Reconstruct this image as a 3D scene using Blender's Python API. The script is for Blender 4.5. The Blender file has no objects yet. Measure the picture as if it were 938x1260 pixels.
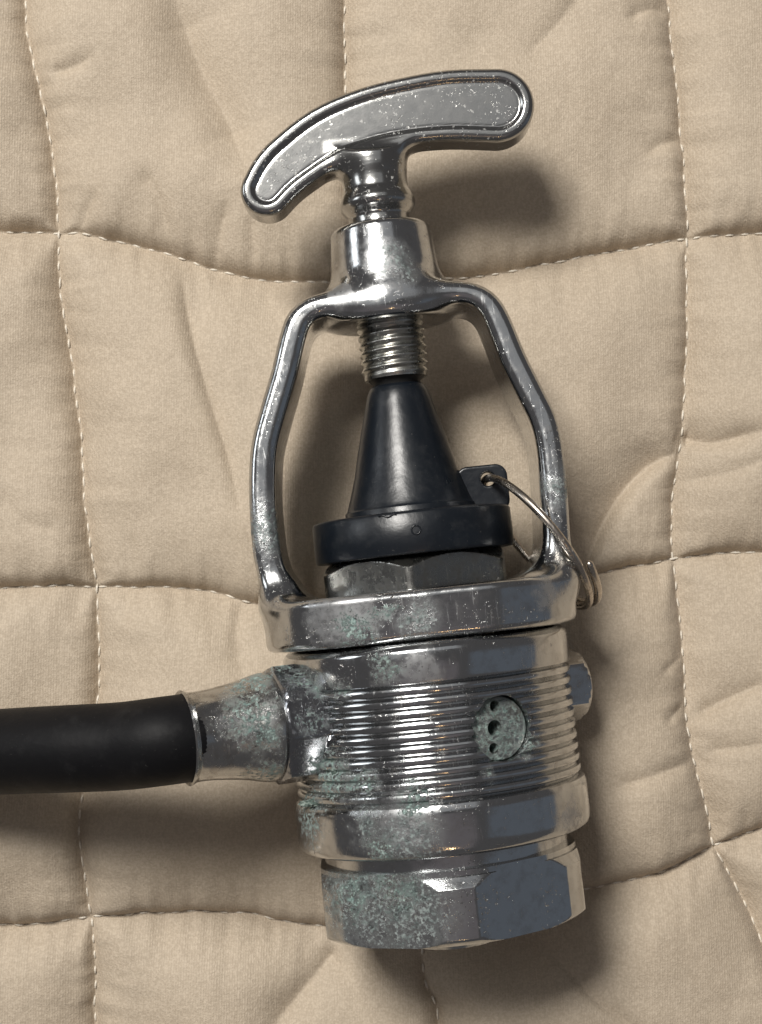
import bpy, math, random
import numpy as np
from mathutils import Vector, Matrix

random.seed(7)
rng = np.random.default_rng(7)
S = 0.00014                      # metres per millimetre-like modelling unit ("unit")
scene = bpy.context.scene
C = scene.collection

# ------------------------------------------------------------------ camera, world, lights, exposure
HAX = 175.0                      # height of the metal body's axis over the quilt
CAMZ = HAX + 2000.0
cam_d = bpy.data.cameras.new("camera")
cam = bpy.data.objects.new("camera", cam_d)
C.objects.link(cam)
cam.location = (0, 0, CAMZ * S)
cam_d.sensor_fit = 'VERTICAL'
cam_d.sensor_height = 24.0
cam_d.lens = 24.0 * 2000.0 / 1260.0
cam_d.clip_start = 0.005
cam_d.clip_end = 20
scene.camera = cam

scene.view_settings.view_transform = 'Standard'
scene.view_settings.look = 'None'
scene.view_settings.gamma = 1
scene.view_settings.exposure = 0.0
scene.view_settings.use_curve_mapping = False

w = bpy.data.worlds.new("World")
scene.world = w
w.use_nodes = True
bg = w.node_tree.nodes["Background"]
bg.inputs[0].default_value = (1.0, 0.96, 0.97, 1)
bg.inputs[1].default_value = 0.095


def lamp(name, direction, dist, sx, sy, radiance, color=(1, 1, 1), roll=0.0):
    L_ = bpy.data.lights.new(name, 'AREA')
    L_.shape = 'RECTANGLE'
    L_.size, L_.size_y = sx, sy
    L_.energy = radiance * math.pi * sx * sy
    L_.color = color
    o = bpy.data.objects.new(name, L_)
    C.objects.link(o)
    d = Vector(direction).normalized()
    o.location = d * dist
    o.rotation_euler = d.to_track_quat('Z', 'Y').to_euler()
    return o


lamp("key_lamp", (-0.37, 0.62, 1.0), 1.30, 0.36, 0.33, 51.0, (1.0, 0.965, 0.91))
lamp("ceiling_bounce_lamp", (-0.15, 0.54, 1.0), 1.50, 1.7, 1.0, 0.27, (0.96, 0.98, 1.0))
lamp("left_side_lamp", (-2.3, 0.75, 1.0), 1.20, 0.40, 0.26, 3.5, (0.93, 0.97, 1.0))  # soft area light from low on the left, for highlights on the grooves
lamp("warm_bulb", (0.14, -0.55, 1.0), 1.50, 0.05, 0.05, 26.0, (1.0, 0.62, 0.28))
lamp("blue_reflection_lamp", (2.0, -0.15, 1.0), 1.10, 0.42, 1.3, 0.075, (0.45, 0.70, 1.0))  # added dim emitter, no real window; gives the chrome its blue reflection
lamp("mauve_reflection_lamp", (-0.05, -0.32, 1.0), 1.20, 1.1, 0.85, 0.075, (1.0, 0.84, 0.90))  # added overhead panel, no real wall; puts mauve into the chrome's reflections

# ------------------------------------------------------------------ device frame
ROT = Matrix.Rotation(math.radians(6.06), 4, 'Z') @ Matrix.Rotation(math.radians(-3.0), 4, 'X')
ORG = Vector((534 - 469, 630 - 900, HAX))
MAT = Matrix.Translation(ORG) @ ROT
INV = MAT.inverted()
CAMP = Vector((0, 0, CAMZ))


def W(px, py, z):
    """world point (units) seen at photo position px, py at height z"""
    k = (CAMZ - z) / 2000.0
    return Vector(((px - 469) * k, (630 - py) * k, z))


def Lc(px, py, h=0.0):
    """device-local point seen at photo position px, py with local height h"""
    a = INV @ CAMP
    b = INV @ W(px, py, HAX)
    d = b - a
    t = (h - a.z) / d.z
    return a + d * t


def ly(px, py, h):
    return Lc(px, py, h).y


root = bpy.data.objects.new("regulator_first_stage", None)
C.objects.link(root)
root.matrix_world = Matrix.Translation(ORG * S) @ ROT
root.empty_display_size = 0.01
root['label'] = "tarnished chrome diving regulator first stage with T handle, yoke clamp and black hose"
root['category'] = "regulator"

cap_root = bpy.data.objects.new("dust_cap", None)
C.objects.link(cap_root)
cap_root.matrix_world = root.matrix_world.copy()
cap_root.empty_display_size = 0.01
cap_root['label'] = "black rubber dust cap, a cone on a round flange, clamped inside the chrome yoke"
cap_root['category'] = "dust cap"

# ------------------------------------------------------------------ mesh helpers


def mesh_obj(name, verts, faces, mat=None, parent=None, smooth=True, angle=None, normals=None, clean=False):
    me = bpy.data.meshes.new(name)
    v = np.asarray(verts, dtype=np.float64) * S
    me.from_pydata(v.tolist(), [], faces if isinstance(faces, list) else faces.tolist())
    me.validate()
    me.update()
    if smooth:
        me.shade_smooth()
    if angle is not None:
        me.set_sharp_from_angle(angle=math.radians(angle))
    if normals is not None:
        me.normals_split_custom_set_from_vertices(normals.tolist())
    if mat:
        me.materials.append(mat)
    o = bpy.data.objects.new(name, me)
    C.objects.link(o)
    if parent:
        o.parent = parent
    return o


def lathe(ys, rfun, n=160, off=(0, 0), center=None):
    """closed surface of revolution about +Y; rfun(i, theta array) -> radii; theta=0 faces +Z, grows towards +X"""
    th = np.linspace(0, 2 * np.pi, n, endpoint=False)
    V = []
    for i, y in enumerate(ys):
        r = rfun(i, th) * np.ones(n)
        V.append(np.stack([off[0] + r * np.sin(th), np.full(n, y), off[1] + r * np.cos(th)], 1))
    V = np.concatenate(V)
    m = len(ys)
    F = []
    for i in range(m - 1):
        for j in range(n):
            k = (j + 1) % n
            F.append((i * n + j, i * n + k, (i + 1) * n + k, (i + 1) * n + j))
    F.append(tuple(range(n - 1, -1, -1)))
    F.append(tuple((m - 1) * n + j for j in range(n)))
    if ys[0] > ys[-1]:
        F = [f[::-1] for f in F]
    return V, F


def lathe_profile(pts, n=160):
    ys = [p[0] for p in pts]
    rs = [p[1] for p in pts]
    return lathe(ys, lambda i, th: rs[i], n)


def orient(V, origin, axis, up=(0, 0, 1)):
    """send the lathe axis +Y to 'axis' and +Z to as near 'up' as possible"""
    y = Vector(axis).normalized()
    z = Vector(up)
    z = (z - y * z.dot(y)).normalized()
    x = y.cross(z)
    R = np.array([x, y, z])
    return np.asarray(V) @ R + np.array(origin)


def tube(path, radii, n=12, caps=True):
    P = np.asarray(path, float)
    m = len(P)
    T = np.gradient(P, axis=0)
    T /= np.linalg.norm(T, axis=1)[:, None]
    a = np.array([0.0, 0, 1.0])
    if abs(T[0] @ a) > 0.9:
        a = np.array([1.0, 0, 0])
    u = a - T[0] * (a @ T[0])
    u /= np.linalg.norm(u)
    V = []
    th = np.linspace(0, 2 * np.pi, n, endpoint=False)
    for i in range(m):
        u = u - T[i] * (u @ T[i])
        u /= np.linalg.norm(u)
        v = np.cross(T[i], u)
        r = radii[i] if hasattr(radii, '__len__') else radii
        V.append(P[i] + r * (np.cos(th)[:, None] * u + np.sin(th)[:, None] * v))
    V = np.concatenate(V)
    F = [(i * n + j, i * n + (j + 1) % n, (i + 1) * n + (j + 1) % n, (i + 1) * n + j) for i in range(m - 1) for j in range(n)]
    if caps:
        F.append(tuple(range(n - 1, -1, -1)))
        F.append(tuple((m - 1) * n + j for j in range(n)))
    return V, F


def smin(a, b, k):
    h = np.maximum(k - np.abs(a - b), 0.0) / k
    return np.minimum(a, b) - h * h * k * 0.25


def smax(a, b, k):
    return -smin(-a, -b, k)


def sdf_mesh(f, lo, hi, h):
    """surface nets of f<0 followed by projection to the true surface; returns verts, quads, normals"""
    ax = [np.arange(lo[i], hi[i] + h, h) for i in range(3)]
    X, Y, Z = np.meshgrid(*ax, indexing='ij')
    F = f(X, Y, Z).astype(np.float32)
    s = F < 0
    nx, ny, nz = F.shape
    cells = np.zeros((nx - 1, ny - 1, nz - 1), dtype=np.int8)
    for dx in (0, 1):
        for dy in (0, 1):
            for dz in (0, 1):
                cells += s[dx:nx - 1 + dx, dy:ny - 1 + dy, dz:nz - 1 + dz]
    act = (cells > 0) & (cells < 8)
    idx = -np.ones(act.shape, dtype=np.int64)
    ci = np.argwhere(act)
    idx[act] = np.arange(len(ci))
    acc = np.zeros((len(ci), 3))
    cnt = np.zeros(len(ci))
    corners = [(a, b, c) for a in (0, 1) for b in (0, 1) for c in (0, 1)]
    for p in corners:
        for d in range(3):
            if p[d]:
                continue
            q = list(p)
            q[d] = 1
            fa = F[ci[:, 0] + p[0], ci[:, 1] + p[1], ci[:, 2] + p[2]]
            fb = F[ci[:, 0] + q[0], ci[:, 1] + q[1], ci[:, 2] + q[2]]
            m = (fa < 0) != (fb < 0)
            t = np.where(m, fa / np.where(m, fa - fb, 1), 0)
            pos = np.tile(np.array(p, float), (len(ci), 1))
            pos[:, d] += t
            acc[m] += pos[m]
            cnt[m] += 1
    V = (ci + acc / cnt[:, None]) * h + np.array([ax[0][0], ax[1][0], ax[2][0]])
    quads = []
    for d in range(3):
        a, b = [(1, 2), (2, 0), (0, 1)][d]
        sl0 = [slice(None)] * 3
        sl1 = [slice(None)] * 3
        sl0[d] = slice(0, -1)
        sl1[d] = slice(1, None)
        s0, s1 = s[tuple(sl0)], s[tuple(sl1)]
        e = np.argwhere(s0 != s1)
        e = e[(e[:, a] > 0) & (e[:, b] > 0) & (e[:, a] < F.shape[a] - 1) & (e[:, b] < F.shape[b] - 1)]
        flip = s0[e[:, 0], e[:, 1], e[:, 2]]
        c = []
        for da, db in ((1, 1), (0, 1), (0, 0), (1, 0)):
            g = e.copy()
            g[:, a] -= da
            g[:, b] -= db
            c.append(idx[g[:, 0], g[:, 1], g[:, 2]])
        q = np.stack(c, 1)
        q[~flip] = q[~flip][:, ::-1]
        quads.append(q)
    Q = np.concatenate(quads)
    for it in range(3):
        e = 0.4
        x, y, z = V.T
        f0 = f(x, y, z)
        g = np.stack([f(x + e, y, z) - f(x - e, y, z), f(x, y + e, z) - f(x, y - e, z), f(x, y, z + e) - f(x, y, z - e)], 1) / (2 * e)
        gl = (g ** 2).sum(1) + 1e-6
        step = g * (f0 / gl)[:, None]
        ln = np.linalg.norm(step, axis=1)
        step *= np.minimum(1, 0.6 * h / (ln + 1e-9))[:, None]
        V = V - step
    e = 1.0
    x, y, z = V.T
    g = np.stack([f(x + e, y, z) - f(x - e, y, z), f(x, y + e, z) - f(x, y - e, z), f(x, y, z + e) - f(x, y, z - e)], 1)
    g /= np.linalg.norm(g, axis=1)[:, None] + 1e-9
    return V, Q, g


def seg_dist(x, y, pts, rad):
    """2D distance to a polyline with interpolated radius"""
    best = None
    for (x0, y0), (x1, y1), r0, r1 in zip(pts[:-1], pts[1:], rad[:-1], rad[1:]):
        dx, dy = x1 - x0, y1 - y0
        t = np.clip(((x - x0) * dx + (y - y0) * dy) / (dx * dx + dy * dy), 0, 1)
        d = np.hypot(x - x0 - t * dx, y - y0 - t * dy) - (r0 + t * (r1 - r0))
        best = d if best is None else np.minimum(best, d)
    return best


def catmull(P, k=6):
    P = np.asarray(P, float)
    Q = np.vstack([2 * P[0] - P[1], P, 2 * P[-1] - P[-2]])
    out = []
    for i in range(1, len(Q) - 2):
        for t in np.linspace(0, 1, k, endpoint=False):
            a, b, c, d = Q[i - 1], Q[i], Q[i + 1], Q[i + 2]
            out.append(0.5 * ((2 * b) + (c - a) * t + (2 * a - 5 * b + 4 * c - d) * t * t + (3 * b - a - 3 * c + d) * t ** 3))
    out.append(P[-1])
    return np.array(out)


# ------------------------------------------------------------------ materials
class NT:
    def __init__(self, name):
        self.m = bpy.data.materials.new(name)
        self.m.use_nodes = True
        self.t = self.m.node_tree
        self.b = self.t.nodes["Principled BSDF"]
        tc = self.t.nodes.new("ShaderNodeTexCoord")
        sc = self.t.nodes.new("ShaderNodeVectorMath")
        sc.operation = 'SCALE'
        sc.inputs['Scale'].default_value = 1.0 / S
        self.t.links.new(tc.outputs['Object'], sc.inputs[0])
        self.P = sc.outputs[0]

    def link(self, a, b):
        self.t.links.new(a, b)

    def set(self, sock, v):
        if hasattr(v, 'is_output'):
            self.link(v, sock)
        else:
            sock.default_value = v

    def math(self, op, a, b=0.0, c=None, clamp=False):
        n = self.t.nodes.new("ShaderNodeMath")
        n.operation = op
        n.use_clamp = clamp
        self.set(n.inputs[0], a)
        self.set(n.inputs[1], b)
        if c is not None:
            self.set(n.inputs[2], c)
        return n.outputs[0]

    def vmath(self, op, a, b):
        n = self.t.nodes.new("ShaderNodeVectorMath")
        n.operation = op
        self.set(n.inputs[0], a)
        self.set(n.inputs[1], b)
        return n.outputs['Value'] if op in ('DISTANCE', 'LENGTH') else n.outputs[0]

    def noise(self, scale, detail=3, rough=0.5, vec=None, dist=0.0):
        n = self.t.nodes.new("ShaderNodeTexNoise")
        n.inputs['Scale'].default_value = scale
        n.inputs['Detail'].default_value = detail
        n.inputs['Roughness'].default_value = rough
        n.inputs['Distortion'].default_value = dist
        self.link(vec or self.P, n.inputs['Vector'])
        return n.outputs[0]

    def ramp(self, x, a, b, lo=0.0, hi=1.0):
        n = self.t.nodes.new("ShaderNodeMapRange")
        n.interpolation_type = 'SMOOTHSTEP'
        self.set(n.inputs['Value'], x)
        n.inputs['From Min'].default_value = a
        n.inputs['From Max'].default_value = b
        n.inputs['To Min'].default_value = lo
        n.inputs['To Max'].default_value = hi
        return n.outputs[0]

    def mix(self, f, a, b):
        n = self.t.nodes.new("ShaderNodeMix")
        n.data_type = 'RGBA'
        self.set(n.inputs[0], f)
        self.set(n.inputs[6], a if hasattr(a, 'is_output') else (*a, 1))
        self.set(n.inputs[7], b if hasattr(b, 'is_output') else (*b, 1))
        return n.outputs[2]

    def fmix(self, f, a, b):
        n = self.t.nodes.new("ShaderNodeMix")
        n.data_type = 'FLOAT'
        self.set(n.inputs[0], f)
        self.set(n.inputs[2], a)
        self.set(n.inputs[3], b)
        return n.outputs[0]

    def scale_vec(self, s):
        n = self.t.nodes.new("ShaderNodeVectorMath")
        n.operation = 'MULTIPLY'
        self.link(self.P, n.inputs[0])
        n.inputs[1].default_value = s
        return n.outputs[0]

    def bump(self, h, dist, strength=1.0):
        n = self.t.nodes.new("ShaderNodeBump")
        n.inputs['Strength'].default_value = strength
        n.inputs['Distance'].default_value = dist * S
        self.link(h, n.inputs['Height'])
        return n.outputs[0]

    def near(self, lst):
        """soft 0..1 closeness to the given points (x, y, z, radius), broken by slow noise"""
        q = self.vmath('ADD', self.P, self.wobble(0.03, 26.0))
        tot = None
        for (x, y, z, r) in lst:
            d = self.vmath('DISTANCE', q, (x, y, z))
            v = self.ramp(self.math('SUBTRACT', 1.25, self.math('DIVIDE', d, r)), 0.0, 1.0)
            tot = v if tot is None else self.math('MAXIMUM', tot, v)
        return tot

    def wobble(self, scale, amp):
        n = self.t.nodes.new("ShaderNodeTexNoise")
        n.inputs['Scale'].default_value = scale
        n.inputs['Detail'].default_value = 4
        n.inputs['Roughness'].default_value = 0.6
        self.link(self.P, n.inputs['Vector'])
        a = self.vmath('SUBTRACT', n.outputs['Color'], (0.5, 0.5, 0.5))
        return self.vmath('MULTIPLY', a, (amp * 2, amp * 2, amp * 2))

    def patches(self, lst, spread=0.9, nscale=0.06):
        """0..1 mask, islands round the given points (x, y, z, radius), with ragged noise edges"""
        n = self.noise(nscale, 5, 0.65)
        tot = None
        for (x, y, z, r) in lst:
            d = self.vmath('DISTANCE', self.P, (x, y, z))
            v = self.math('SUBTRACT', 1.0, self.math('DIVIDE', d, r), clamp=True)
            tot = v if tot is None else self.math('MAXIMUM', tot, v)
        v = self.math('ADD', tot, self.math('MULTIPLY', self.math('SUBTRACT', n, 0.5), spread * 2))
        v = self.math('MULTIPLY', v, self.ramp(tot, 0.0, 0.12))
        return self.ramp(v, 0.34, 0.62)


def chrome(name, tint=(0.51, 0.52, 0.525), rough=0.10, rvar=0.16, pits=0.5, pit_scale=0.28, green=(), dull=(), grime=0.35, haze=(), wave=0.6, global_green=0.0, specks=False, film_k=1.0):
    n = NT(name)
    big = n.noise(0.018, 3, 0.6)
    med = n.noise(0.07, 5, 0.65)
    fine = n.noise(0.5, 4, 0.6)
    # tarnish film: slightly darker, warmer, duller zones
    film = n.ramp(med, 0.45, 0.68)
    col = n.mix(n.math('MULTIPLY', film, grime), tint, tuple(c * k for c, k in zip(tint, (0.62, 0.58, 0.55))))
    r = n.math('ADD', rough, n.math('MULTIPLY', n.ramp(med, 0.35, 0.75), rvar))
    # short scratches
    scr = n.noise(1.0, 2, 0.5, vec=n.scale_vec((0.5, 0.03, 0.3)), dist=0.6)
    scr = n.ramp(scr, 0.62, 0.70)
    r = n.math('ADD', r, n.math('MULTIPLY', scr, 0.0 if specks else 0.12))
    # pits where the plating has gone
    pz = n.ramp(big, 0.50, 0.66)
    p1 = n.ramp(n.noise(pit_scale, 3, 0.6), 0.64 - 0.04 * pits, 0.68)
    p1 = n.math('MULTIPLY', p1, n.math('MULTIPLY', pz, 1.0))
    p2 = n.ramp(n.noise(0.12, 6, 0.75), 0.70 - 0.04 * pits, 0.74)
    pit = n.math('MULTIPLY', n.math('MAXIMUM', p1, p2), min(1.0, pits * 1.5), clamp=True)
    col = n.mix(pit, col, (0.055, 0.05, 0.045))
    r = n.fmix(pit, r, 0.55)
    metal = n.fmix(n.math('MULTIPLY', pit, 0.5), 1.0, 0.3)
    hgt = n.math('SUBTRACT', n.math('MULTIPLY', n.noise(0.035, 2, 0.5), wave), n.math('MULTIPLY', pit, 0.9))
    if haze:
        hz = n.math('MULTIPLY', n.patches(haze, 0.45, 0.05), n.ramp(n.noise(0.13, 5, 0.65), 0.35, 0.65, 0.35, 0.85))
        col = n.mix(n.math('MULTIPLY', hz, 0.7), col, (0.20, 0.20, 0.21))
        r = n.fmix(hz, r, 0.42)
        metal = n.fmix(n.math('MULTIPLY', hz, 0.5), metal, 0.3)
    if dull:
        soft = n.near(dull)
        m1 = n.noise(0.15, 6, 0.8)
        film2 = n.math('MULTIPLY', soft, n.ramp(n.noise(0.06, 5, 0.75), 0.38, 0.60, 0.15, 0.95))
        dc = n.mix(n.ramp(m1, 0.38, 0.60), (0.012, 0.014, 0.015), (0.12, 0.145, 0.145))
        col = n.mix(film2, col, dc)
        r = n.fmix(film2, r, 0.36)
        metal = n.fmix(film2, metal, 0.45)
        fl = n.ramp(n.math('ADD', n.noise(0.24, 5, 0.75), n.math('MULTIPLY', soft, 0.16)), 0.66, 0.74)
        fl = n.math('MULTIPLY', fl, n.ramp(soft, 0.02, 0.25))
        col = n.mix(n.math('MULTIPLY', fl, 0.75), col, n.mix(n.ramp(m1, 0.4, 0.6), (0.16, 0.20, 0.20), (0.34, 0.40, 0.385)))
        r = n.fmix(fl, r, 0.6)
        metal = n.fmix(fl, metal, 0.1)
        hgt = n.math('ADD', hgt, n.math('MULTIPLY', soft, n.math('MULTIPLY', m1, 0.7)))
    if specks:
        sp = n.math('MULTIPLY', n.ramp(n.noise(0.16, 4, 0.7), 0.62, 0.67), n.ramp(n.noise(0.03, 2, 0.5), 0.42, 0.55))
        col = n.mix(n.math('MULTIPLY', sp, 0.45), col, (0.45, 0.45, 0.43))
        r = n.fmix(sp, r, 0.7)
        metal = n.fmix(sp, metal, 0.0)
    if green or global_green:
        soft = n.near(green)
        gf = n.math('MULTIPLY', soft, n.ramp(n.noise(0.05, 6, 0.75), 0.44, 0.60, 0.04, 0.85))
        gcol = n.mix(n.ramp(n.noise(0.10, 5, 0.75), 0.40, 0.62), (0.09, 0.125, 0.12), (0.23, 0.315, 0.295))
        col = n.mix(n.math('MULTIPLY', gf, 0.85), col, gcol)
        r = n.fmix(gf, r, 0.5)
        metal = n.fmix(gf, metal, 0.25)
        fn = n.noise(0.20, 6, 0.78)
        fl = n.ramp(n.math('ADD', fn, n.math('MULTIPLY', soft, 0.16)), 0.63, 0.71)
        fl = n.math('MAXIMUM', n.math('MULTIPLY', fl, n.ramp(soft, 0.01, 0.2)), n.math('MULTIPLY', n.ramp(fn, 0.675, 0.72), 0.7))
        gc = n.mix(n.ramp(n.noise(0.13, 5, 0.8), 0.38, 0.62), (0.13, 0.215, 0.20), (0.40, 0.51, 0.475))
        col = n.mix(n.math('MULTIPLY', fl, 0.85), col, gc)
        r = n.fmix(fl, r, 0.75)
        metal = n.fmix(fl, metal, 0.0)
        dk = n.math('MULTIPLY', n.ramp(n.noise(0.33, 4, 0.7), 0.62, 0.67), n.ramp(soft, 0.05, 0.3))
        col = n.mix(n.math('MULTIPLY', dk, 0.85), col, (0.035, 0.033, 0.03))
        hgt = n.math('ADD', hgt, n.math('SUBTRACT', n.math('MULTIPLY', fl, n.math('ADD', 0.5, fn)), n.math('MULTIPLY', dk, 0.8)))
    n.link(col, n.b.inputs['Base Color'])
    n.link(r, n.b.inputs['Roughness'])
    n.link(metal, n.b.inputs['Metallic'])
    hgt = n.math('ADD', hgt, n.math('MULTIPLY', fine, 0.05))
    n.link(n.bump(hgt, 1.2, 0.8), n.b.inputs['Normal'])
    return n.m


def rubber(name, base=(0.012, 0.013, 0.017), rough=0.42, bump=0.5, dust=0.3, spec=0.5):
    n = NT(name)
    a = n.noise(0.05, 4, 0.6)
    f = n.noise(0.8, 3, 0.6)
    sp = n.ramp(n.noise(0.33, 3, 0.6), 0.70, 0.74)
    smear = n.math('MULTIPLY', n.ramp(n.noise(0.03, 5, 0.7), 0.5, 0.75), dust * 0.35)
    col = n.mix(smear, base, (0.10, 0.10, 0.10))
    col = n.mix(n.math('MULTIPLY', sp, dust), col, (0.25, 0.24, 0.22))
    n.link(col, n.b.inputs['Base Color'])
    n.link(n.math('ADD', rough, n.math('MULTIPLY', a, 0.18)), n.b.inputs['Roughness'])
    n.b.inputs['Specular IOR Level'].default_value = spec
    h = n.math('ADD', n.math('MULTIPLY', f, 0.12), n.math('MULTIPLY', n.noise(0.06, 3, 0.5), 0.9))
    n.link(n.bump(h, 1.0, bump), n.b.inputs['Normal'])
    return n.m


def fabric(name):
    n = NT(name)
    wob = n.noise(0.01, 3, 0.5)
    # fine twill: two crossed thread waves
    def wave(ax, scale, dist, vec=None):
        q = n.t.nodes.new("ShaderNodeTexWave")
        q.wave_type = 'BANDS'
        q.bands_direction = ax
        q.inputs['Scale'].default_value = scale
        q.inputs['Distortion'].default_value = dist
        q.inputs['Detail'].default_value = 2
        q.inputs['Detail Scale'].default_value = 0.6
        n.link(vec or n.P, q.inputs['Vector'])
        return q.outputs['Fac']
    wx = wave('X', 0.095, 1.2)
    wd = wave('DIAGONAL', 0.07, 1.6)
    slub = n.noise(1.0, 2, 0.5, vec=n.scale_vec((0.32, 0.14, 0.2)))
    slub2 = n.noise(1.0, 2, 0.5, vec=n.scale_vec((0.14, 0.30, 0.2)))
    fz = n.noise(0.36, 3, 0.7)
    h = n.math('ADD', n.math('MULTIPLY', n.math('MULTIPLY', wx, n.ramp(fz, 0.35, 0.6)), 0.5), n.math('MULTIPLY', wd, 0.25))
    h = n.math('ADD', h, n.math('MULTIPLY', slub, 0.25))
    h = n.math('ADD', h, n.math('MULTIPLY', slub2, 0.3))
    h = n.math('ADD', h, n.math('MULTIPLY', fz, 1.3))
    h2 = n.math('ADD', h, n.math('MULTIPLY', n.noise(0.05, 3, 0.55), 2.0))
    base = n.mix(n.ramp(wob, 0.35, 0.65), (0.465, 0.382, 0.280), (0.50, 0.415, 0.309))
    speck = n.ramp(n.math('ADD', n.math('MULTIPLY', n.math('ADD', slub, slub2), 0.5), n.math('SUBTRACT', fz, 0.5)), 0.34, 0.70)
    col = n.mix(n.math('MULTIPLY', speck, 0.9), tuple(c * 0.86 for c in (0.47, 0.388, 0.30)), (0.61, 0.52, 0.415))
    col = n.mix(0.5, base, col)
    n.link(col, n.b.inputs['Base Color'])
    n.b.inputs['Roughness'].default_value = 0.62
    n.b.inputs['Specular IOR Level'].default_value = 0.35
    n.b.inputs['Sheen Weight'].default_value = 0.15
    n.b.inputs['Sheen Roughness'].default_value = 0.4
    n.link(n.bump(h2, 0.75, 0.62), n.b.inputs['Normal'])
    return n.m


def plain(name, col, rough=0.5, metal=0.0, bump=0.0, var=0.0):
    n = NT(name)
    c = n.mix(n.ramp(n.noise(0.08, 4, 0.6), 0.35, 0.7), tuple(x * (1 - var) for x in col), col)
    n.link(c, n.b.inputs['Base Color'])
    n.b.inputs['Roughness'].default_value = rough
    n.b.inputs['Metallic'].default_value = metal
    if bump:
        n.link(n.bump(n.noise(0.4, 3), bump), n.b.inputs['Normal'])
    return n.m


M_fab = fabric("quilt_cotton")
M_thread = plain("quilting_thread", (0.80, 0.73, 0.62), 0.38, 0.0, 0.0, 0.15)

# ------------------------------------------------------------------ quilt


def vnoise(x, y, seed=0):
    """smooth 2D gradient noise, about -1..1"""
    xi = np.floor(x).astype(np.int64)
    yi = np.floor(y).astype(np.int64)
    xf = x - xi
    yf = y - yi

    def g(ix, iy):
        h = (ix * 374761393 + iy * 668265263 + seed * 982451653) & 0xffffffff
        h = ((h ^ (h >> 13)) * 1274126177) & 0xffffffff
        a = ((h ^ (h >> 16)) & 0xffff) / 65536.0 * 2 * np.pi
        return np.cos(a), np.sin(a)
    u = xf ** 3 * (xf * (xf * 6 - 15) + 10)
    v = yf ** 3 * (yf * (yf * 6 - 15) + 10)
    r = []
    for dx, dy in ((0, 0), (1, 0), (0, 1), (1, 1)):
        a, b = g(xi + dx, yi + dy)
        r.append(a * (xf - dx) + b * (yf - dy))
    return 1.5 * ((r[0] * (1 - u) + r[1] * u) * (1 - v) + (r[2] * (1 - u) + r[3] * u) * v)


SEAM_V = [
    [(32, 0), (38, 60), (55, 130), (68, 220), (72, 290), (75, 360), (90, 460), (102, 560), (108, 650), (118, 720), (122, 800), (119, 880), (105, 1000), (112, 1080), (118, 1160), (119, 1260)],
    [(424, 0), (424, 60), (425, 115), (432, 250), (462, 400), (482, 550), (490, 650), (505, 900), (520, 1175), (535, 1230), (541, 1260)],
    [(820, 0), (828, 80), (838, 170), (845, 290), (845, 400), (838, 520), (828, 600), (828, 690), (838, 780), (842, 880), (853, 940), (870, 1000), (878, 1042), (905, 1090), (938, 1160), (975, 1260)],
]
SEAM_H = [
    [(0, 285), (72, 288), (110, 290), (200, 312), (300, 340), (395, 348), (550, 343), (640, 332), (740, 312), (845, 293), (938, 288)],
    [(0, 722), (60, 720), (118, 722), (200, 722), (260, 728), (330, 742), (530, 735), (735, 705), (780, 697), (828, 688), (880, 682), (938, 680)],
    [(0, 1135), (60, 1132), (118, 1122), (200, 1120), (300, 1122), (390, 1138), (560, 1128), (720, 1090), (800, 1070), (878, 1040), (938, 1020)],
]


class Seam:
    def __init__(self, pts, vertical, seed):
        p = np.array(pts, float)
        self.v = vertical
        self.t = p[:, 1] if vertical else p[:, 0]
        self.s = p[:, 0] if vertical else p[:, 1]
        self.seed = seed

    def at(self, t):
        c = catmull(np.stack([self.t, self.s], 1), 8)
        w_ = 2.2 * vnoise(t / 38.0, t * 0 + 3.3, self.seed) + 1.0 * vnoise(t / 13.0, t * 0 + 7.3, self.seed + 5)
        return np.interp(t, c[:, 0], c[:, 1]) + w_


def far(k, base, vertical, per):
    lim = 1260 if vertical else 938
    t = [-3000, -1500, 0, lim / 2, lim, 3000, 4500]
    o = np.random.default_rng(100 + k + (50 if vertical else 0)).normal(0, 14, 7)
    return [((base + a, b) if vertical else (b, base + a)) for a, b in zip(o, t)]


seams_v = [Seam(p, True, i) for i, p in enumerate(SEAM_V)]
seams_h = [Seam(p, False, 20 + i) for i, p in enumerate(SEAM_H)]
for k, b in enumerate([-330, -720, -1110, -1500, -1890, 1270, 1670, 2060, 2450, 2840]):
    seams_v.append(Seam(far(k, b, True, 390), True, 40 + k))
for k, b in enumerate([-140, -560, -980, -1400, -1820, 1550, 1970, 2390, 2810, 3230]):
    seams_h.append(Seam(far(k, b, False, 420), False, 60 + k))

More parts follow.
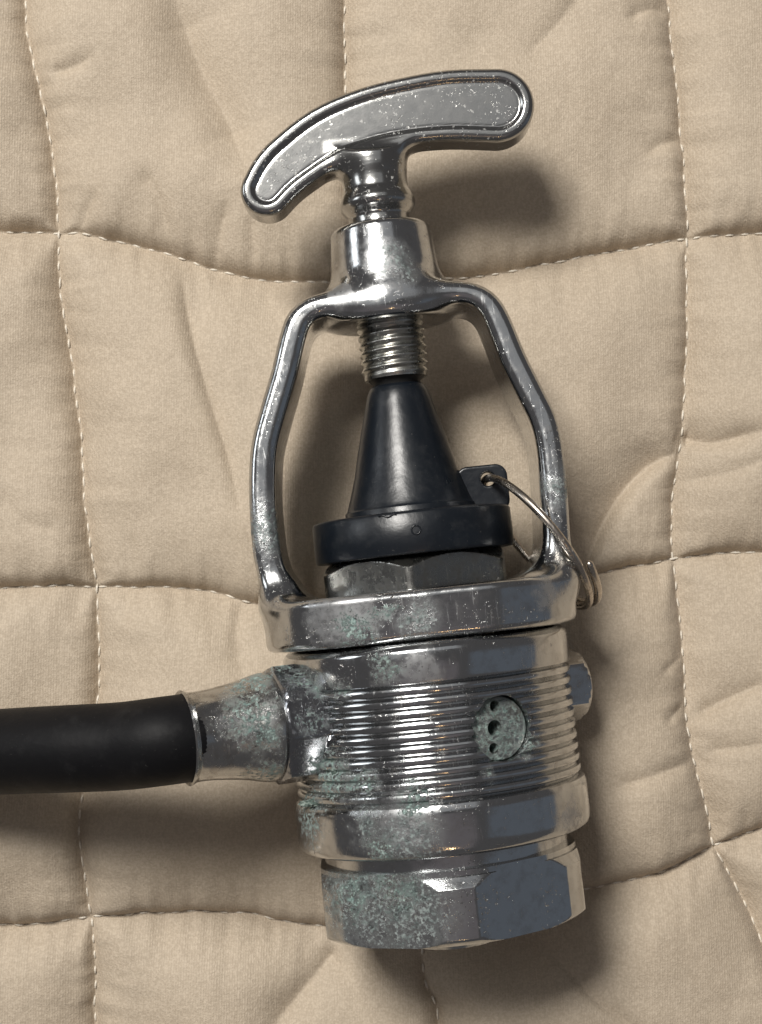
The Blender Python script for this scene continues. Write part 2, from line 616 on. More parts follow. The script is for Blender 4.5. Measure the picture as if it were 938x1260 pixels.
# folds: points, amplitude (negative = valley), width on the left of the travel direction, width on the right
FOLDS = [
    ([(222, 325), (236, 400), (255, 470), (283, 560), (303, 640)], -15, 30, 9),
    ([(205, -30), (245, 80), (280, 150), (312, 230)], -34, 42, 36),
    ([(178, 215), (200, 250), (214, 312)], -7, 9, 16),
    ([(283, 255), (272, 300), (268, 330)], -6, 7, 12),
    ([(312, 270), (316, 330)], -4, 6, 9),
    ([(712, 720), (738, 650), (768, 602), (800, 572), (832, 556)], -26, 34, 9),
    ([(828, 532), (870, 546), (940, 528)], -17, 16, 12),
    ([(838, 592), (890, 582), (945, 560)], -6, 14, 10),
    ([(745, 962), (800, 945), (856, 930)], -10, 14, 9),
    ([(812, 886), (828, 872), (843, 858)], -7, 9, 6),
    ([(808, 826), (826, 812), (840, 803)], -6, 9, 6),
    ([(848, 882), (890, 858), (945, 832)], -15, 16, 12),
    ([(860, 922), (945, 908)], -7, 12, 9),
    ([(655, 1150), (690, 1180), (730, 1218), (810, 1272)], -7, 10, 4),
    ([(66, 96), (92, 92), (122, 80)], -8, 10, 10),
    ([(724, -20), (690, 30), (640, 84)], -9, 40, 14),
    ([(765, 34), (795, 20), (822, 22)], -8, 12, 9),
    ([(790, 195), (815, 180), (838, 172)], -6, 10, 7),
    ([(420, 1160), (385, 1200), (320, 1275)], -24, 32, 22),
    ([(300, 730), (292, 780), (300, 830)], -8, 16, 20),
    ([(0, 600), (40, 640), (95, 660)], -6, 18, 18),
    ([(125, 240), (110, 265), (100, 290)], -5, 7, 9),
    ([(480, -20), (500, 30), (530, 60)], -6, 20, 24),
]


def fold_val(x, y, pts, A, wl, wr):
    P = catmull(np.array(pts, float), 6)
    tot = len(P) - 1
    best = np.full(x.shape, 1e9)
    sgn = np.zeros(x.shape)
    tt = np.zeros(x.shape)
    for i in range(tot):
        x0, y0 = P[i]
        dx, dy = P[i + 1] - P[i]
        t = np.clip(((x - x0) * dx + (y - y0) * dy) / (dx * dx + dy * dy), 0, 1)
        ex, ey = x - x0 - t * dx, y - y0 - t * dy
        d = np.hypot(ex, ey)
        m = d < best
        best = np.where(m, d, best)
        # image y grows downwards: left of travel is negative cross
        sgn = np.where(m, dx * ey - dy * ex, sgn)
        tt = np.where(m, (i + t) / tot, tt)
    wd = np.where(sgn < 0, wl, wr)
    taper = np.clip(tt * 5, 0, 1) * np.clip((1 - tt) * 4, 0, 1)
    taper = 0.15 + 0.85 * taper
    q = best / wd
    return A * taper * np.exp(-q ** 1.3)


def quilt_h(xi, yi):
    """height of the quilt (units) at photo-plane position"""
    big = 1e6
    dv = np.full(xi.shape, big)
    dh = np.full(xi.shape, big)
    sv = np.zeros(xi.shape)
    sh = np.zeros(xi.shape)
    for s in seams_v:
        e = xi - s.at(yi)
        m = np.abs(e) < dv
        dv = np.where(m, np.abs(e), dv)
        sv = np.where(m, np.sign(e), sv)
    for s in seams_h:
        e = yi - s.at(xi)
        m = np.abs(e) < dh
        dh = np.where(m, np.abs(e), dh)
        sh = np.where(m, np.sign(e), sh)
    # steep shoulder above / left of a seam, gentle below / right of it
    a = dv / np.where(sv < 0, 11.0, 30.0)
    b = dh / np.where(sh < 0, 10.0, 34.0)
    cs = smin(1 - np.exp(-a), 1 - np.exp(-b), 0.25)
    dome = smin(1 - np.exp(-dv / 95.0), 1 - np.exp(-dh / 95.0), 0.3)
    z = 24 * cs + 36 * dome
    # puckers run across the seams
    pv = vnoise(yi / 19.0, xi / 60.0, 1) * np.exp(-dv / 34.0) + 0.6 * vnoise(yi / 38.0, xi / 110.0, 2) * np.exp(-dv / 70.0)
    ph = vnoise(xi / 18.0, yi / 60.0, 3) * np.exp(-dh / 34.0) + 0.8 * vnoise(xi / 42.0, yi / 120.0, 4) * np.exp(-dh / 70.0)
    amp = 1 - np.exp(-np.minimum(dv, dh) / 6.0)
    z += (3.3 * pv + 5.0 * ph) * amp
    z += 14.0 * vnoise(xi / 170.0, yi / 210.0, 5) + 4.0 * vnoise(xi / 75.0 + 3, yi / 90.0, 6) + 0.7 * vnoise(xi / 26.0, yi / 31.0, 8)
    z += 0.2 * vnoise(xi / 9.0, yi / 10.0, 9)
    for f in FOLDS:
        z += fold_val(xi, yi, *f) * np.clip(np.minimum(dv, dh) / 8.0, 0.15, 1)
    # the heavy metal body presses the quilt down
    ax = 534 + (yi - 900) * 0.106
    wdt = np.where(yi < 735, 110.0, 120.0)
    gate = 1 / (1 + np.exp(-(yi - 690) / 30.0)) / (1 + np.exp((yi - 1190) / 18.0))
    press = np.exp(-(np.abs(xi - ax) / wdt) ** 4) * gate
    z = z * (1 - press) + (-6.0) * press
    z += 20 * np.exp(-((xi - ax - 245) / 75.0) ** 2) * gate
    z += 24 * np.exp(-((yi - 1235) / 60.0) ** 2 - ((xi - 700) / 110.0) ** 2)
    z += 40 * np.exp(-((yi - 1015) / 85.0) ** 2) / (1 + np.exp((xi - 300) / 35.0))
    return z


KQ = CAMZ / 2000.0


def quilt_world(xi, yi):
    base = -0.085 * (950 - yi)
    k = (CAMZ - base) / 2000.0
    return (xi - 469) * k, (630 - yi) * k, quilt_h(xi, yi) + base


def graded(lo, hi, fine, flo, fhi):
    mid = np.arange(flo, fhi + fine, fine)
    left = [flo]
    st = fine
    while left[-1] > lo:
        st *= 1.12
        left.append(left[-1] - st)
    right = [mid[-1]]
    st = fine
    while right[-1] < hi:
        st *= 1.12
        right.append(right[-1] + st)
    return np.concatenate([np.array(left[1:])[::-1], mid, np.array(right[1:])])


gx = graded(-2200, 3100, 2.0, -70, 1010)
gy = graded(-2000, 3300, 2.0, -70, 1330)
GX, GY = np.meshgrid(gx, gy, indexing='ij')
qx, qy, qz = quilt_world(GX, GY)
nv = GX.size
nX, nY = GX.shape
co = np.stack([qx, qy, qz], -1).reshape(-1, 3) * S
ii = np.arange(nX - 1)[:, None] * nY + np.arange(nY - 1)[None, :]
quads = np.stack([ii, ii + 1, ii + nY + 1, ii + nY], -1).reshape(-1, 4)
# gy runs down the picture, so this winding faces up? ensured below
v0, v1, v3 = co[quads[0, 0]], co[quads[0, 1]], co[quads[0, 3]]
if np.cross(v1 - v0, v3 - v0)[2] < 0:
    quads = quads[:, ::-1]
me = bpy.data.meshes.new("quilt")
me.vertices.add(nv)
me.vertices.foreach_set("co", co.ravel())
me.loops.add(quads.size)
me.loops.foreach_set("vertex_index", quads.ravel().astype(np.int32))
me.polygons.add(len(quads))
me.polygons.foreach_set("loop_start", np.arange(0, quads.size, 4, dtype=np.int32))
me.polygons.foreach_set("loop_total", np.full(len(quads), 4, dtype=np.int32))
me.update(calc_edges=True)
me.shade_smooth()
me.materials.append(M_fab)
quilt = bpy.data.objects.new("quilt", me)
C.objects.link(quilt)
quilt['label'] = "beige cotton quilt with puffy squares and stitched seams under the regulator"
quilt['category'] = "quilt"

# ---- stitches, one object each
nseg, ring = 5, 5
sv_, sf_ = [], []
for i in range(nseg):
    t = i / (nseg - 1) * 2 - 1
    r = [0.45, 0.95, 1.0, 0.95, 0.45][i] * 2.05
    for j in range(ring):
        a = 2 * math.pi * j / ring + 0.6 * i
        sv_.append((t * 7.4, r * math.cos(a), 0.9 * r * math.sin(a) - 1.2 * t * t))
for i in range(nseg - 1):
    for j in range(ring):
        k = (j + 1) % ring
        sf_.append((i * ring + j, i * ring + k, (i + 1) * ring + k, (i + 1) * ring + j))
sf_.append(tuple(range(ring - 1, -1, -1)))
sf_.append(tuple((nseg - 1) * ring + j for j in range(ring)))
st_me = bpy.data.meshes.new("stitch")
st_me.from_pydata([tuple(c * S for c in v) for v in sv_], [], sf_)
st_me.shade_smooth()
st_me.materials.append(M_thread)


def hidden(x, y):
    if 400 < y < 1165 and abs(x - (534 + (y - 900) * 0.106)) < 150 and y > 720:
        return True
    return False


cand = []
for s, lim, rg in [(s, 1260, (-40, 1300)) for s in seams_v[:3]] + [(s, 938, (-40, 980)) for s in seams_h[:3]]:
    t = rg[0] + random.random() * 8
    while t < rg[1]:
        a0, a1 = float(s.at(np.array([t]))[0]), float(s.at(np.array([t + 14.0]))[0])
        p0, p1 = ((a0, t), (a1, t + 14)) if s.v else ((t, a0), (t + 14, a1))
        cx, cy = (p0[0] + p1[0]) / 2, (p0[1] + p1[1]) / 2
        if not hidden(cx, cy):
            cand.append((p0, p1, -30 < cx < 968 and -30 < cy < 1290))
        t += random.uniform(17.5, 21.0)
cand.sort(key=lambda c: not c[2])
print("stitches", len(cand))
rest_v, rest_f = [], []
P0 = np.array([c[0] for c in cand])
P1 = np.array([c[1] for c in cand])
A = np.stack(quilt_world(P0[:, 0], P0[:, 1]), 1)
B = np.stack(quilt_world(P1[:, 0], P1[:, 1]), 1)
Mq = (P0 + P1) / 2
Md = np.stack(quilt_world(Mq[:, 0], Mq[:, 1]), 1)
for i in range(len(cand)):
    d = Vector(B[i] - A[i])
    jit = random.uniform(-0.12, 0.12)
    d.rotate(Matrix.Rotation(jit, 3, 'Z'))
    up = Vector((0, 0, 1))
    x = d.normalized()
    y = up.cross(x).normalized()
    z = x.cross(y)
    mz = max(Md[i][2], (A[i][2] + B[i][2]) / 2) + 1.3
    sc = random.uniform(0.75, 1.12)
    M4 = Matrix(((x.x * sc, y.x, z.x, Md[i][0]), (x.y * sc, y.y, z.y, Md[i][1]), (x.z * sc, y.z, z.z, mz), (0, 0, 0, 1)))
    if i < 300:
        o = bpy.data.objects.new("stitch", st_me)
        C.objects.link(o)
        M4.translation *= S
        o.matrix_world = M4
        o.parent = quilt
    else:
        b0 = len(rest_v)
        rest_v += [tuple(M4 @ Vector(v)) for v in sv_]
        rest_f += [tuple(b0 + k for k in f) for f in sf_]
if rest_v:
    o = mesh_obj("stitching", rest_v, rest_f, M_thread, quilt)
    o['kind'] = 'stuff'

# ------------------------------------------------------------------ regulator: yoke


def P3(px, py, h, r):
    p = Lc(px, py, h)
    return (p.x, p.y, p.z, r)


ringT = ly(515, 724, 158)
ringB = ly(520, 787, 158)
bossT = ly(472, 266, 60)
armpts = [(342, 722), (333, 700), (327, 670), (323, 620), (323, 575), (326, 545), (334, 513), (350, 458), (359, 419), (369, 392), (390, 377), (420, 373), (460, 370), (510, 364), (555, 359), (583, 362),
          (602, 375), (615, 399), (632, 441), (654, 485), (669, 516), (677, 549), (682, 600), (685, 650), (686, 680), (686, 705)]
hw = [18, 17, 16.5, 16, 16, 16, 16, 16, 16, 15.5, 14.5, 13.5, 12.5, 12.5, 13, 13.5, 14.5, 15.5, 16, 16, 16, 16, 16, 16, 17, 18]


def halfdepth(y):
    t = np.clip((y - ringT) / (bossT - 95 - ringT), 0, 1)
    return 84 - 20 * t


arm_loc = []
for (px, py) in armpts:
    q = Lc(px, py, 60)
    q = Lc(px, py, float(halfdepth(q.y)) - 8)
    arm_loc.append((q.x, q.y))
arm_c = catmull(np.array([(a[0], a[1], h_) for a, h_ in zip(arm_loc, hw)]), 3)


def rbox(qx_, qy_, r):
    return np.hypot(np.maximum(qx_ + r, 0), np.maximum(qy_ + r, 0)) + np.minimum(np.maximum(qx_ + r, qy_ + r), 0) - r


def yoke_f(x, y, z):
    shp = np.shape(x)
    # the 2D strap distance does not depend on z: compute once on a slice when gridded
    if len(shp) == 3:
        d2 = seg_dist(x[:, :, :1], y[:, :, :1], arm_c[:, :2], arm_c[:, 2])
        d2 = np.broadcast_to(d2, shp)
    else:
        d2 = seg_dist(x, y, arm_c[:, :2], arm_c[:, 2])
    strap = rbox(d2, np.abs(z) - halfdepth(y), 12.5)
    # ring
    xr = x + 3
    R0 = 128.0
    qx_, qz_ = np.abs(xr) - (188 - R0), np.abs(z) - (163 - R0)
    d = np.hypot(np.maximum(qx_, 0), np.maximum(qz_, 0)) + np.minimum(np.maximum(qx_, qz_), 0) - R0
    mid, hh = (ringT + ringB) / 2, (ringT - ringB) / 2
    ring_ = rbox(d, np.abs(y - mid) - hh, 9.0)
    # fuller foot of the arms
    # boss
    rho = np.hypot(x, z)
    yb0 = bossT - 120
    rb = 62 + 9 * np.clip((bossT - y) / 100.0, 0, 1.2)
    boss = rbox(rho - rb, np.abs(y - (bossT + yb0) / 2) - (bossT - yb0) / 2, 9.0)
    f = smin(strap, boss, 38.0)
    f = smin(f, ring_, 46.0)
    # flat underside of the top bar and the bores
    under = arm_under - y
    f = smax(f, -np.maximum(np.maximum(rho - 105, -(under)), -1e9) if False else -smax(rho - 78, y - arm_under, 6.0), 5.0)
    bore = np.hypot(x, z) - 121
    f = smax(f, -smax(bore, y - (ringT + 40), 4.0), 4.0)
    return f


arm_under = float(arm_c[:, 1].max()) - 26.0
M_yoke = chrome("yoke_chrome", rough=0.12, pits=0.75, rvar=0.12, wave=0.35,
                green=[(*Lc(440, 776, 160), 30), (*Lc(470, 746, 160), 16), (*Lc(385, 700, 60), 22), (*Lc(640, 692, 60), 22)],
                haze=[(*Lc(420, 750, 150), 80), (*Lc(475, 320, 60), 45), (*Lc(420, 365, 60), 30), (*Lc(660, 730, 120), 40)],
                dull=[(*Lc(516, 758, 160), 30), (*Lc(333, 650, 70), 40), (*Lc(686, 600, 70), 30), (*Lc(490, 330, 60), 30)])
V, Q, N = sdf_mesh(yoke_f, (-215, ringB - 8, -172), (215, bossT + 8, 172), 2.6)
mesh_obj("yoke", V, Q, M_yoke, root, normals=N)

# ------------------------------------------------------------------ T handle with stem
hp = [(328, 233, 33), (341, 215, 36), (360, 197, 38), (402, 167, 40), (450, 147, 41.5), (500, 135, 43), (555, 128, 45.5), (612, 128, 47)]
hc = catmull(np.array([(*Lc(a, b, 26).to_2d(), r * 0.985) for a, b, r in hp]), 4)
st_y = [ly(466, v, 40) for v in (150, 190, 212, 224, 232, 240, 247, 253, 258, 263, 275, 300)]
st_r = [36, 42, 40.5, 41, 44.5, 47.5, 46.5, 42, 38.5, 38, 39, 39]
_c = catmull(np.stack([st_y, st_r], 1), 5)
st_y, st_r = _c[:, 0].tolist(), _c[:, 1].tolist()


def handle_f(x, y, z):
    if np.ndim(x) == 3:
        d2 = np.broadcast_to(seg_dist(x[:, :, :1], y[:, :, :1], hc[:, :2], hc[:, 2]), np.shape(x))
    else:
        d2 = seg_dist(x, y, hc[:, :2], hc[:, 2])
    t = np.clip((-d2 - 11.5) / 8.0, 0, 1)
    t = t * t * (3 - 2 * t)
    lip = -np.exp(-((d2 + 18.0) / 2.2) ** 2) * 0.45
    body_ = rbox(d2, np.abs(z) - (27.0 - 3.2 * t + lip), 8.5)
    rho = np.hypot(x, z)
    R = np.interp(-y, [-v for v in st_y], st_r)
    stem = smax((rho - R) * 0.85, np.maximum(y - st_y[4], st_y[-1] - y), 4.0)
    return smin(body_, stem, 24.0)


M_handle = chrome("handle_chrome", tint=(0.40, 0.40, 0.39), rough=0.17, rvar=0.03, pits=0.3, grime=0.12, specks=True, film_k=1.0,
                  wave=0.12)
V, Q, N = sdf_mesh(handle_f, (hc[:, 0].min() - 50, st_y[-1] - 4, -52), (hc[:, 0].max() + 55, hc[:, 1].max() + 55, 52), 2.0)
mesh_obj("t_handle", V, Q, M_handle, root, normals=N)

# ------------------------------------------------------------------ clamp screw
sy0, sy1 = ly(490, 466, 30), arm_under + 12
pitch = 10.4
ys = np.arange(sy0 + 4, sy1, pitch / 8)


def thr(i, th):
    ph = (ys[i] / pitch - th / (2 * np.pi)) % 1.0
    tri = 1 - np.abs(2 * ph - 1)
    fade = np.clip((ys[i] - (sy0 + 4)) / 10.0, 0.15, 1)
    return 38.6 + fade * 3.3 * np.clip(tri * 1.25 - 0.1, 0, 1)


V, F = lathe(ys, thr, 96)
M_screw = chrome("screw_steel", tint=(0.52, 0.52, 0.49), rough=0.24, pits=0.4, grime=0.6, wave=0.2)
scr = mesh_obj("clamp_screw", V, F, M_screw, root, angle=50)
V, F = lathe_profile([(sy0 - 14, 28), (sy0 - 1, 30), (sy0 + 3, 34), (sy0 + 6, 36)], 64)
mesh_obj("screw_tip", V, F, plain("dark_steel", (0.03, 0.03, 0.03), 0.5, 0.6), scr, angle=40)

# ------------------------------------------------------------------ dust cap
M_rub = rubber("dust_cap_rubber", (0.006, 0.0085, 0.0125), 0.22, 0.6, 0.45)
M_hose = rubber("hose_rubber", (0.005, 0.005, 0.006), 0.45, 0.6, 0.22, 0.16)
cT = ly(487, 470, 33)
cB = ly(509, 622, 85)
fT = ly(509, 627, 122)
fB = ly(511, 681, 122)
L_ = cT - cB
prof = [(fT - 8, 80), (cB + 1, 80.5), (cB + 0.05 * L_, 76.5), (cB + 0.27 * L_, 65.5), (cB + 0.45 * L_, 58.5), (cB + 0.605 * L_, 52.3), (cB + 0.77 * L_, 45.3), (cB + 0.92 * L_, 38.8), (cT - 4, 35), (cT - 1, 32.5), (cT, 29)]
cp = catmull(np.array(prof[1:-2]), 5).tolist()
V, F = lathe_profile([prof[0]] + cp + prof[-2:], 128)
mesh_obj("cone", V, F, M_rub, cap_root, angle=45)
fl = [(fT - 1, 60), (fT, 118), (fT - 1, 121), (fT - 4, 123), (fT - 30, 123.4), (fB + 4, 123), (fB + 1, 121.5), (fB, 118), (fB, 60)]
V, F = lathe_profile(fl, 144)
flange = mesh_obj("flange", V, F, M_rub, cap_root, angle=38)
# moulded ring mark and tick on the flange front
mk = Lc(512, 652, 122)
V = []
th = np.linspace(0, 2 * np.pi, 25)
path = np.stack([mk.x + 5.2 * np.sin(th), mk.y + 5.2 * np.cos(th), np.sqrt(123.2 ** 2 - (mk.x + 5.2 * np.sin(th)) ** 2)], 1)
V, F = tube(path, 1.1, 6)
mesh_obj("moulded_mark", V, F, M_rub, flange)
a, b = Lc(466, 636, 118), Lc(488, 634, 120)
path = np.array([[a.x + (b.x - a.x) * t, a.y + (b.y - a.y) * t + 1.5 * math.sin(9 * t), math.sqrt(123.4 ** 2 - (a.x + (b.x - a.x) * t) ** 2)] for t in np.linspace(0, 1, 9)])
V, F = tube(path, 1.0, 6)
mesh_obj("moulded_mark", V, F, M_rub, flange)

# lug with the hole for the split ring
t1, t2, t3 = Lc(570, 612, 0), Lc(622, 570, 0), Lc(600, 590, 0)


def lug_f(x, y, z):
    cx, cy = (60 + t2.x) / 2, (t2.y + fT - 8) / 2
    hx, hy = (t2.x - 60) / 2, (t2.y - fT + 8) / 2
    d2 = rbox(np.abs(x - cx) - hx, np.abs(y - cy) - hy, 15.0)
    d = rbox(d2, np.abs(z) - 11, 3.0)
    hole = np.hypot(x - t3.x, y - t3.y) - 8.5
    return smax(d, -hole, 3.0)


V, Q, N = sdf_mesh(lug_f, (50, fT - 16, -16), (t2.x + 8, t2.y + 8, 16), 1.4)
mesh_obj("lug", V, Q, M_rub, cap_root, normals=N)

# split ring (a thing of its own: it hangs through the lug and round the yoke arm)
ring_o = bpy.data.objects.new("split_ring", None)
e0, e1 = Lc(598, 590, 0), Lc(722, 744, 0)
cen = (e0 + e1) / 2
u = (e1 - e0)
Rr = u.length / 2
u.normalize()
perp = Vector((-u.y, u.x, 0))
if perp.y < 0:
    perp = -perp
vv = (Vector((0, 0, 1)) * 0.985 + perp * 0.17).normalized()
nn = u.cross(vv).normalized()
pts = []
if nn.dot(perp) < 0:
    nn = -nn
for t in np.linspace(0, 1, 240):
    deg = 58 - 490 * t
    a = math.radians(deg)
    off = 12.0 * float(np.interp(deg, [-432, -300, -180, -90, 58], [-0.35, 0.0, 0.0, 0.35, 1.0]))
    p = cen + u * ((Rr + (3 if deg > -60 else 0)) * math.cos(a)) + vv * (Rr * math.sin(a)) + nn * off
    pts.append(tuple(p))
rad = np.full(240, 4.9)
rad[0] = rad[-1] = 2.6
V, F = tube(pts, rad, 12)
ring_me = mesh_obj("split_ring", V, F, chrome("ring_steel", tint=(0.55, 0.50, 0.44), rough=0.22, pits=0.35, grime=0.7, wave=0.1), None)
ring_me.matrix_world = root.matrix_world.copy()
ring_me['label'] = "dull steel split ring looped through the dust cap lug and round the yoke arm"
ring_me['category'] = "split ring"
bpy.data.objects.remove(ring_o)

# ------------------------------------------------------------------ hex retainer nut


def hexr(th, apothem, corner_deg, rmax, sides=6):
    hf = 180.0 / sides
    a = np.degrees(th) - corner_deg
    a = (a + hf) % (2 * hf) - hf           # 0 at corner
    ang = np.radians(hf - np.abs(a))
    return np.minimum(apothem / np.cos(ang), rmax)


nT, nB = ly(505, 682, 112), ringT - 20
cor = math.degrees(math.asin((503 - 514) / 118.0))
nys = np.array([nB] + list(np.linspace(nB + 4, nT, 70)))


def nutr(i, th):
    cone = 105 + (nT - nys[i]) * 1.25
    return np.minimum(hexr(th, 108.5, cor, 123), cone)


V, F = lathe(nys, nutr, 288)
M_nut = chrome("nut_steel", tint=(0.30, 0.30, 0.285), rough=0.24, pits=0.5, grime=0.7, wave=0.3)
mesh_obj("retainer_nut", V, F, M_nut, root, angle=24)

# ------------------------------------------------------------------ body
bT = ly(525, 795, 168)
g0 = ly(529, 841, 174)
g1 = ly(545, 986, 172)
rB = ly(549, 1057, 178)
capT = ly(553, 1070, 155)
capB = ly(560, 1165, 160)
ng = 10
prof = [(nB - 5, 100), (ringB - 1, 100), (ringB - 2, 150), (bT + 6, 150), (bT + 5.5, 162), (bT + 4, 168), (bT + 1, 172), (bT - 3, 174.6), (bT - 6, 175.2), (bT - 16, 175.3), (g0 + 5, 175.2), (g0 + 2, 174.4)]
gp = (g0 - g1) / ng
for k in range(ng):
    for s_, q_ in ((0.0, 0.0), (0.10, 0.15), (0.17, 0.62), (0.24, 0.86), (0.36, 0.97), (0.5, 1.0), (0.64, 0.97), (0.76, 0.86), (0.83, 0.62), (0.90, 0.15)):
        prof.append((g0 - gp * (k + s_), 168.6 + 5.8 * q_))
prof += [(g1, 169), (g1 - 1.5, 173), (g1 - 4, 177), (g1 - 9, 178.8), (g1 - 14, 179.2), (rB + 20, 179.2), (rB + 10, 178.7), (rB + 5, 176.8), (rB + 2, 173.5), (rB, 168), (rB - 1, 150), (capT + 4, 149), (capT - 5, 149)]
V, F = lathe_profile(prof, 224)
body_pat_g = [(*Lc(472, 820, 165), 24), (*Lc(405, 955, 120), 40), (*Lc(378, 1000, 80), 46), (*Lc(440, 965, 150), 24), (*Lc(510, 978, 170), 26), (*Lc(470, 1045, 160), 22), (*Lc(425, 850, 130), 20), (*Lc(648, 915, 140), 22), (*Lc(395, 840, 100), 26), (*Lc(600, 950, 155), 12)]
M_body = chrome("body_chrome", rough=0.085, pits=0.55, rvar=0.14, green=body_pat_g,
                dull=[(*Lc(505, 1035, 170), 42), (*Lc(455, 1015, 150), 30)],
                haze=[(*Lc(500, 1010, 170), 60), (*Lc(690, 1010, 90), 50), (*Lc(520, 822, 172), 40)], wave=0.22)
body = mesh_obj("body", V, F, M_body, root, angle=32)

# bored port in the front of the body
pc = Lc(618, 896, 152)
pth = math.atan2(pc.x, pc.z)
pax = Vector((math.sin(pth), 0, math.cos(pth)))
py_ = pc.y


def cyl_at(center, axis, r, lo, hi, n=48, name="cutter"):
    V, F = lathe_profile([(lo, r), (hi, r)], n)
    return mesh_obj(name, orient(V, center, axis, (0, 1, 0)), F)


cut = cyl_at((0, py_, 0), pax, 37.5, 112, 200, 64)


def boolean(target, cutter):
    md = target.modifiers.new("b", 'BOOLEAN')
    md.object = cutter
    md.operation = 'DIFFERENCE'
    md.solver = 'EXACT'
    cutter.parent = target.parent
    bpy.context.view_layer.update()
    dg = bpy.context.evaluated_depsgraph_get()
    nm = bpy.data.meshes.new_from_object(target.evaluated_get(dg))
    target.modifiers.clear()
    mats = list(target.data.materials)
    target.data = nm
    nm.materials.clear()
    for m_ in mats:
        nm.materials.append(m_)
    bpy.data.objects.remove(cutter)


boolean(body, cut)
body.data.set_sharp_from_angle(angle=math.radians(32))

M_pp = chrome("port_plug_bronze", tint=(0.34, 0.36, 0.35), rough=0.38, pits=0.9, grime=0.8, green=[(0, py_, 0, 330)], wave=1.0, pit_scale=0.2)
V, F = lathe_profile([(106, 36.6), (160.0, 36.6), (161.7, 35.4), (162.3, 33.5)], 64)
pp = mesh_obj("port_plug", orient(V, (0, py_, 0), pax, (0, 1, 0)), F, M_pp, root, angle=30)
for (ix, iy, rr) in ((611, 869, 6.6), (610, 896, 9.2), (608, 921, 6.2)):
    q = Lc(ix, iy, 150)
    k = Vector((q.x, q.y - py_, q.z))
    side = Vector((pax.z, 0, -pax.x))
    c_ = pax * 0 + side * (k.dot(side)) + Vector((0, q.y, 0))
    boolean(pp, cyl_at(tuple(c_), pax, rr, 122, 190, 20))
pp.data.set_sharp_from_angle(angle=math.radians(30))

# ------------------------------------------------------------------ hexagonal end cap
cys = [capT - 2, capT - 3, capT - 8, capT - 9, *np.arange(capT - 9.7, capT - 36, -0.7)]
cys += list(np.linspace(capT - 42, capB + 26, 8)) + [capB + 20, capB + 15, *np.arange(capB + 12, capB + 0.2, -0.6), capB]
cys = np.array(cys)


def capr(i, th):
    y = cys[i]
    h6 = hexr(th, 154.5, 1.5, 167)
    top = np.where(y > capT - 8.5, 158.0, 160 + (capT - 8 - y) * 0.55)
    bot = 167 - 9 * np.clip((capB + 9 - y) / 9.0, 0, 1) ** 2
    return np.minimum(h6, np.minimum(top, bot))


V, F = lathe(cys, capr, 288)
M_cap = chrome("end_cap_chrome", rough=0.085, pits=0.65, rvar=0.12,
               green=[(*Lc(478, 1095, 150), 40), (*Lc(425, 1110, 120), 30), (*Lc(405, 1075, 110), 25)],
               dull=[(*Lc(450, 1110, 140), 85), (*Lc(510, 1120, 150), 60), (*Lc(405, 1100, 100), 60), (*Lc(500, 1140, 150), 50)])
ecap = mesh_obj("end_cap", V, F, M_cap, root, angle=22)
V, F = lathe_profile([(capB + 1, 56), (capB - 21, 56), (capB - 26, 52), (capB - 28, 36)], 64)
mesh_obj("adjuster_plug", V, F, M_cap, ecap, angle=35)

# ------------------------------------------------------------------ side plug (right)
sy = ly(716, 845, 0)
plug_r = [(150, 50), (176, 50)]
pys = np.array([150, 176, 186, 192, 196, 199, 200.5])


def plr(i, th):
    return np.minimum(hexr(th, 43.5, 0, 50), 38 + (203.5 - pys[i]) * 0.95 + 4)


pys = pys + 3
V, F = lathe(pys, plr, 144)
M_plug = chrome("side_plug_chrome", tint=(0.5, 0.5, 0.5), rough=0.12, pits=0.6)
# corner 26 degrees below the front
rotv = Vector((0, -math.sin(math.radians(26)), math.cos(math.radians(26))))
mesh_obj("side_plug", orient(V, (0, sy, 0), (math.cos(math.radians(22)), 0, -math.sin(math.radians(22))), rotv), F, M_plug, root, angle=22)

# ------------------------------------------------------------------ hose fitting, left
alpha = math.radians(22)
fax = Vector((-math.cos(alpha), 0, math.sin(alpha)))


def r_at(px, py, k=0.0):
    r = 200.0
    for _ in range(20):
        q = Lc(px, py, r * math.sin(alpha) + k)
        r = -q.x / math.cos(alpha)
    return r


fy = Lc(378, 889, 75).y
r_lip = r_at(229, 912)
print("r_lip", r_lip, "fy", fy)
hx0, hx1 = 122.0, 207.0
hys = np.array([hx0, hx1 - 9, hx1 - 5, hx1 - 2.5, hx1 - 1, hx1])


def hnr(i, th):
    return np.minimum(hexr(th, 66.5, 0, 71.5, 8), 64.5 + (hx1 - hys[i]) * 1.6)


V, F = lathe(hys, hnr, 192)
c10 = math.radians(9)
rv = Vector((0, -math.sin(c10), math.cos(c10)))
def fp_(r, dy, dz):
    return tuple(Vector((0, fy, 0)) + fax * r + Vector((0, dy, dz)))


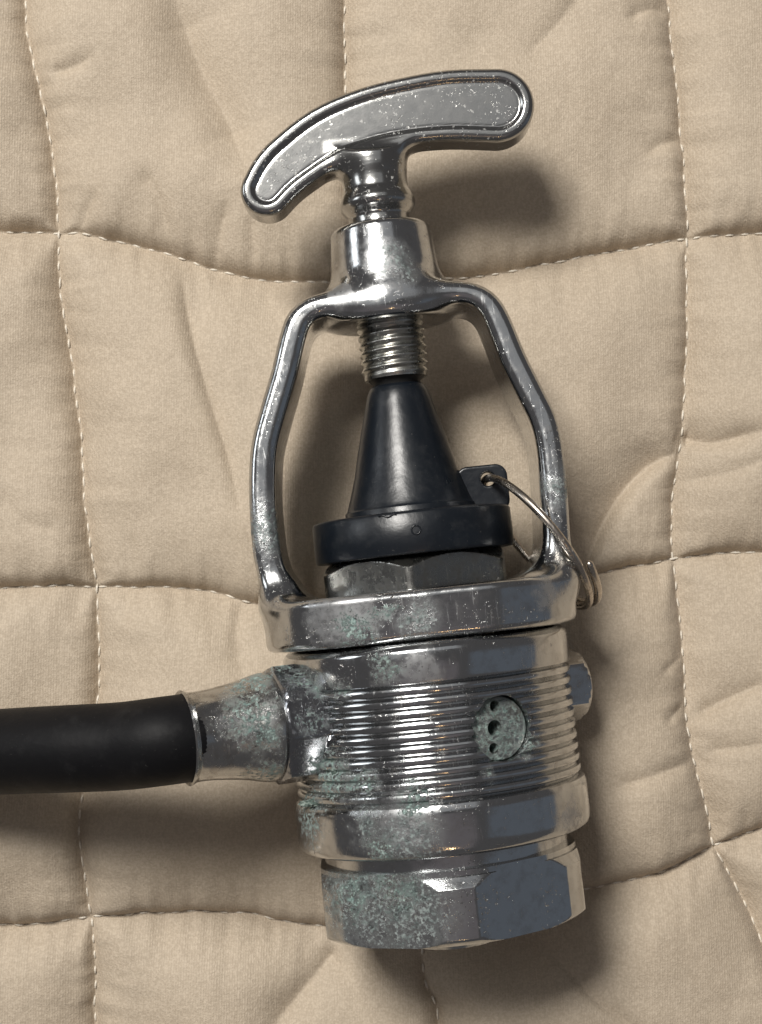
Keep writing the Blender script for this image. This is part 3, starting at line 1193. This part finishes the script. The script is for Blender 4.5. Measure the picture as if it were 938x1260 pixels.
M_fit = chrome("ferrule_chrome", tint=(0.5, 0.5, 0.49), rough=0.14, pits=0.45, grime=0.6, wave=0.8,
               green=[(*fp_(228, 22, 56), 44), (*fp_(218, 50, 30), 36), (*fp_(214, -48, 40), 26), (*fp_(212, -5, 62), 22)], dull=[(*fp_(215, 0, 60), 22)])
M_hn = chrome("hose_nut_chrome", tint=(0.34, 0.35, 0.37), rough=0.16, pits=0.8, grime=0.5, wave=0.5,
              green=[(*fp_(206, 30, 60), 22), (*fp_(206, -25, 62), 20), (*fp_(150, 48, 45), 34), (*fp_(150, 5, 68), 22), (*fp_(190, 66, 10), 24), (*fp_(150, -45, 50), 22)])
mesh_obj("hose_nut", orient(V, (0, fy, 0), fax, rv), F, M_hn, root, angle=22)
K = (r_lip - 207) / 118.0
fp = [(198, 40), (204, 61), (207, 64), (213, 66), (222, 65.5), (232, 63.5), (245, 60.5), (260, 58), (275, 56), (295, 54), (310, 53.5), (320, 54), (323, 56), (326, 57), (328, 55.5), (327.5, 51.5), (320, 50)]
fp = [(207 + (a - 207) * K if a > 207 else a, b * 0.975) for a, b in fp]
V, F = lathe_profile(catmull(np.array(fp[1:12]), 4).tolist() + fp[12:], 128)
mesh_obj("hose_ferrule", orient(V, (0, fy, 0), fax, (0, 0, 1)), F, M_fit, root, angle=45)

hp0 = Vector((0, fy, 0)) + fax * (r_lip - 25)
hp1 = Vector((0, fy, 0)) + fax * (r_lip + 25)
pts = [hp0, hp1]
for (px, py, z) in ((150, 918, 284), (90, 921, 268), (40, 923, 246), (-20, 926, 216), (-110, 931, 170), (-230, 940, 120), (-380, 955, 84), (-560, 985, 78), (-780, 1040, 84), (-1050, 1120, 90), (-1400, 1250, 104)):
    pts.append(INV @ W(px, py, z))
print("hose z at lip", (MAT @ hp1).z)
hpth = catmull(np.array([tuple(p) for p in pts]), 10)
V, F = tube(hpth, 51.0, 64)
mesh_obj("hose", V, F, M_hose, root, angle=60)

# crusts of verdigris at the foot of the fitting
M_crust = None


def crust_mat():
    n = NT("verdigris_crust")
    c = n.mix(n.ramp(n.noise(0.18, 5, 0.7), 0.4, 0.62), (0.08, 0.12, 0.105), (0.40, 0.48, 0.43))
    c = n.mix(n.ramp(n.noise(0.3, 3, 0.7), 0.58, 0.63), c, (0.06, 0.05, 0.04))
    n.link(c, n.b.inputs['Base Color'])
    n.b.inputs['Roughness'].default_value = 0.85
    n.link(n.bump(n.noise(0.4, 5, 0.7), 3.0), n.b.inputs['Normal'])
    return n.m


def lump(center, rx, ry, rz, seed):
    c = np.array(center)
    n_, m_ = 20, 28
    V = []
    for i in range(n_ + 1):
        a = math.pi * i / n_
        for j in range(m_):
            b = 2 * math.pi * j / m_
            d = np.array([math.sin(a) * math.cos(b), math.cos(a), math.sin(a) * math.sin(b)])
            k = 1 + 0.28 * float(vnoise(np.array([d[0] * 2.5 + d[2]]), np.array([d[1] * 2.5 + seed]), seed)[0]) + 0.14 * float(vnoise(np.array([d[0] * 7 + d[2] * 5]), np.array([d[1] * 7]), seed + 3)[0])
            V.append(c + d * k * np.array([rx, ry, rz]))
    F = [(i * m_ + j, i * m_ + (j + 1) % m_, (i + 1) * m_ + (j + 1) % m_, (i + 1) * m_ + j) for i in range(n_) for j in range(m_)]
    return V, F


M_crust = crust_mat()
for k, (px, py, h, rx, ry, rz) in enumerate(((406, 965, 104, 5.5, 17, 9), (384, 988, 84, 15, 4.5, 9), (411, 948, 116, 3.5, 12, 7), (650, 921, 128, 4.5, 11, 5), (641, 931, 136, 7, 4, 5))):
    q = Lc(px, py, h)
    V, F = lump((q.x, q.y, q.z), rx, ry, rz, 3 + k)
    mesh_obj("verdigris_crust", V, F, M_crust, body)
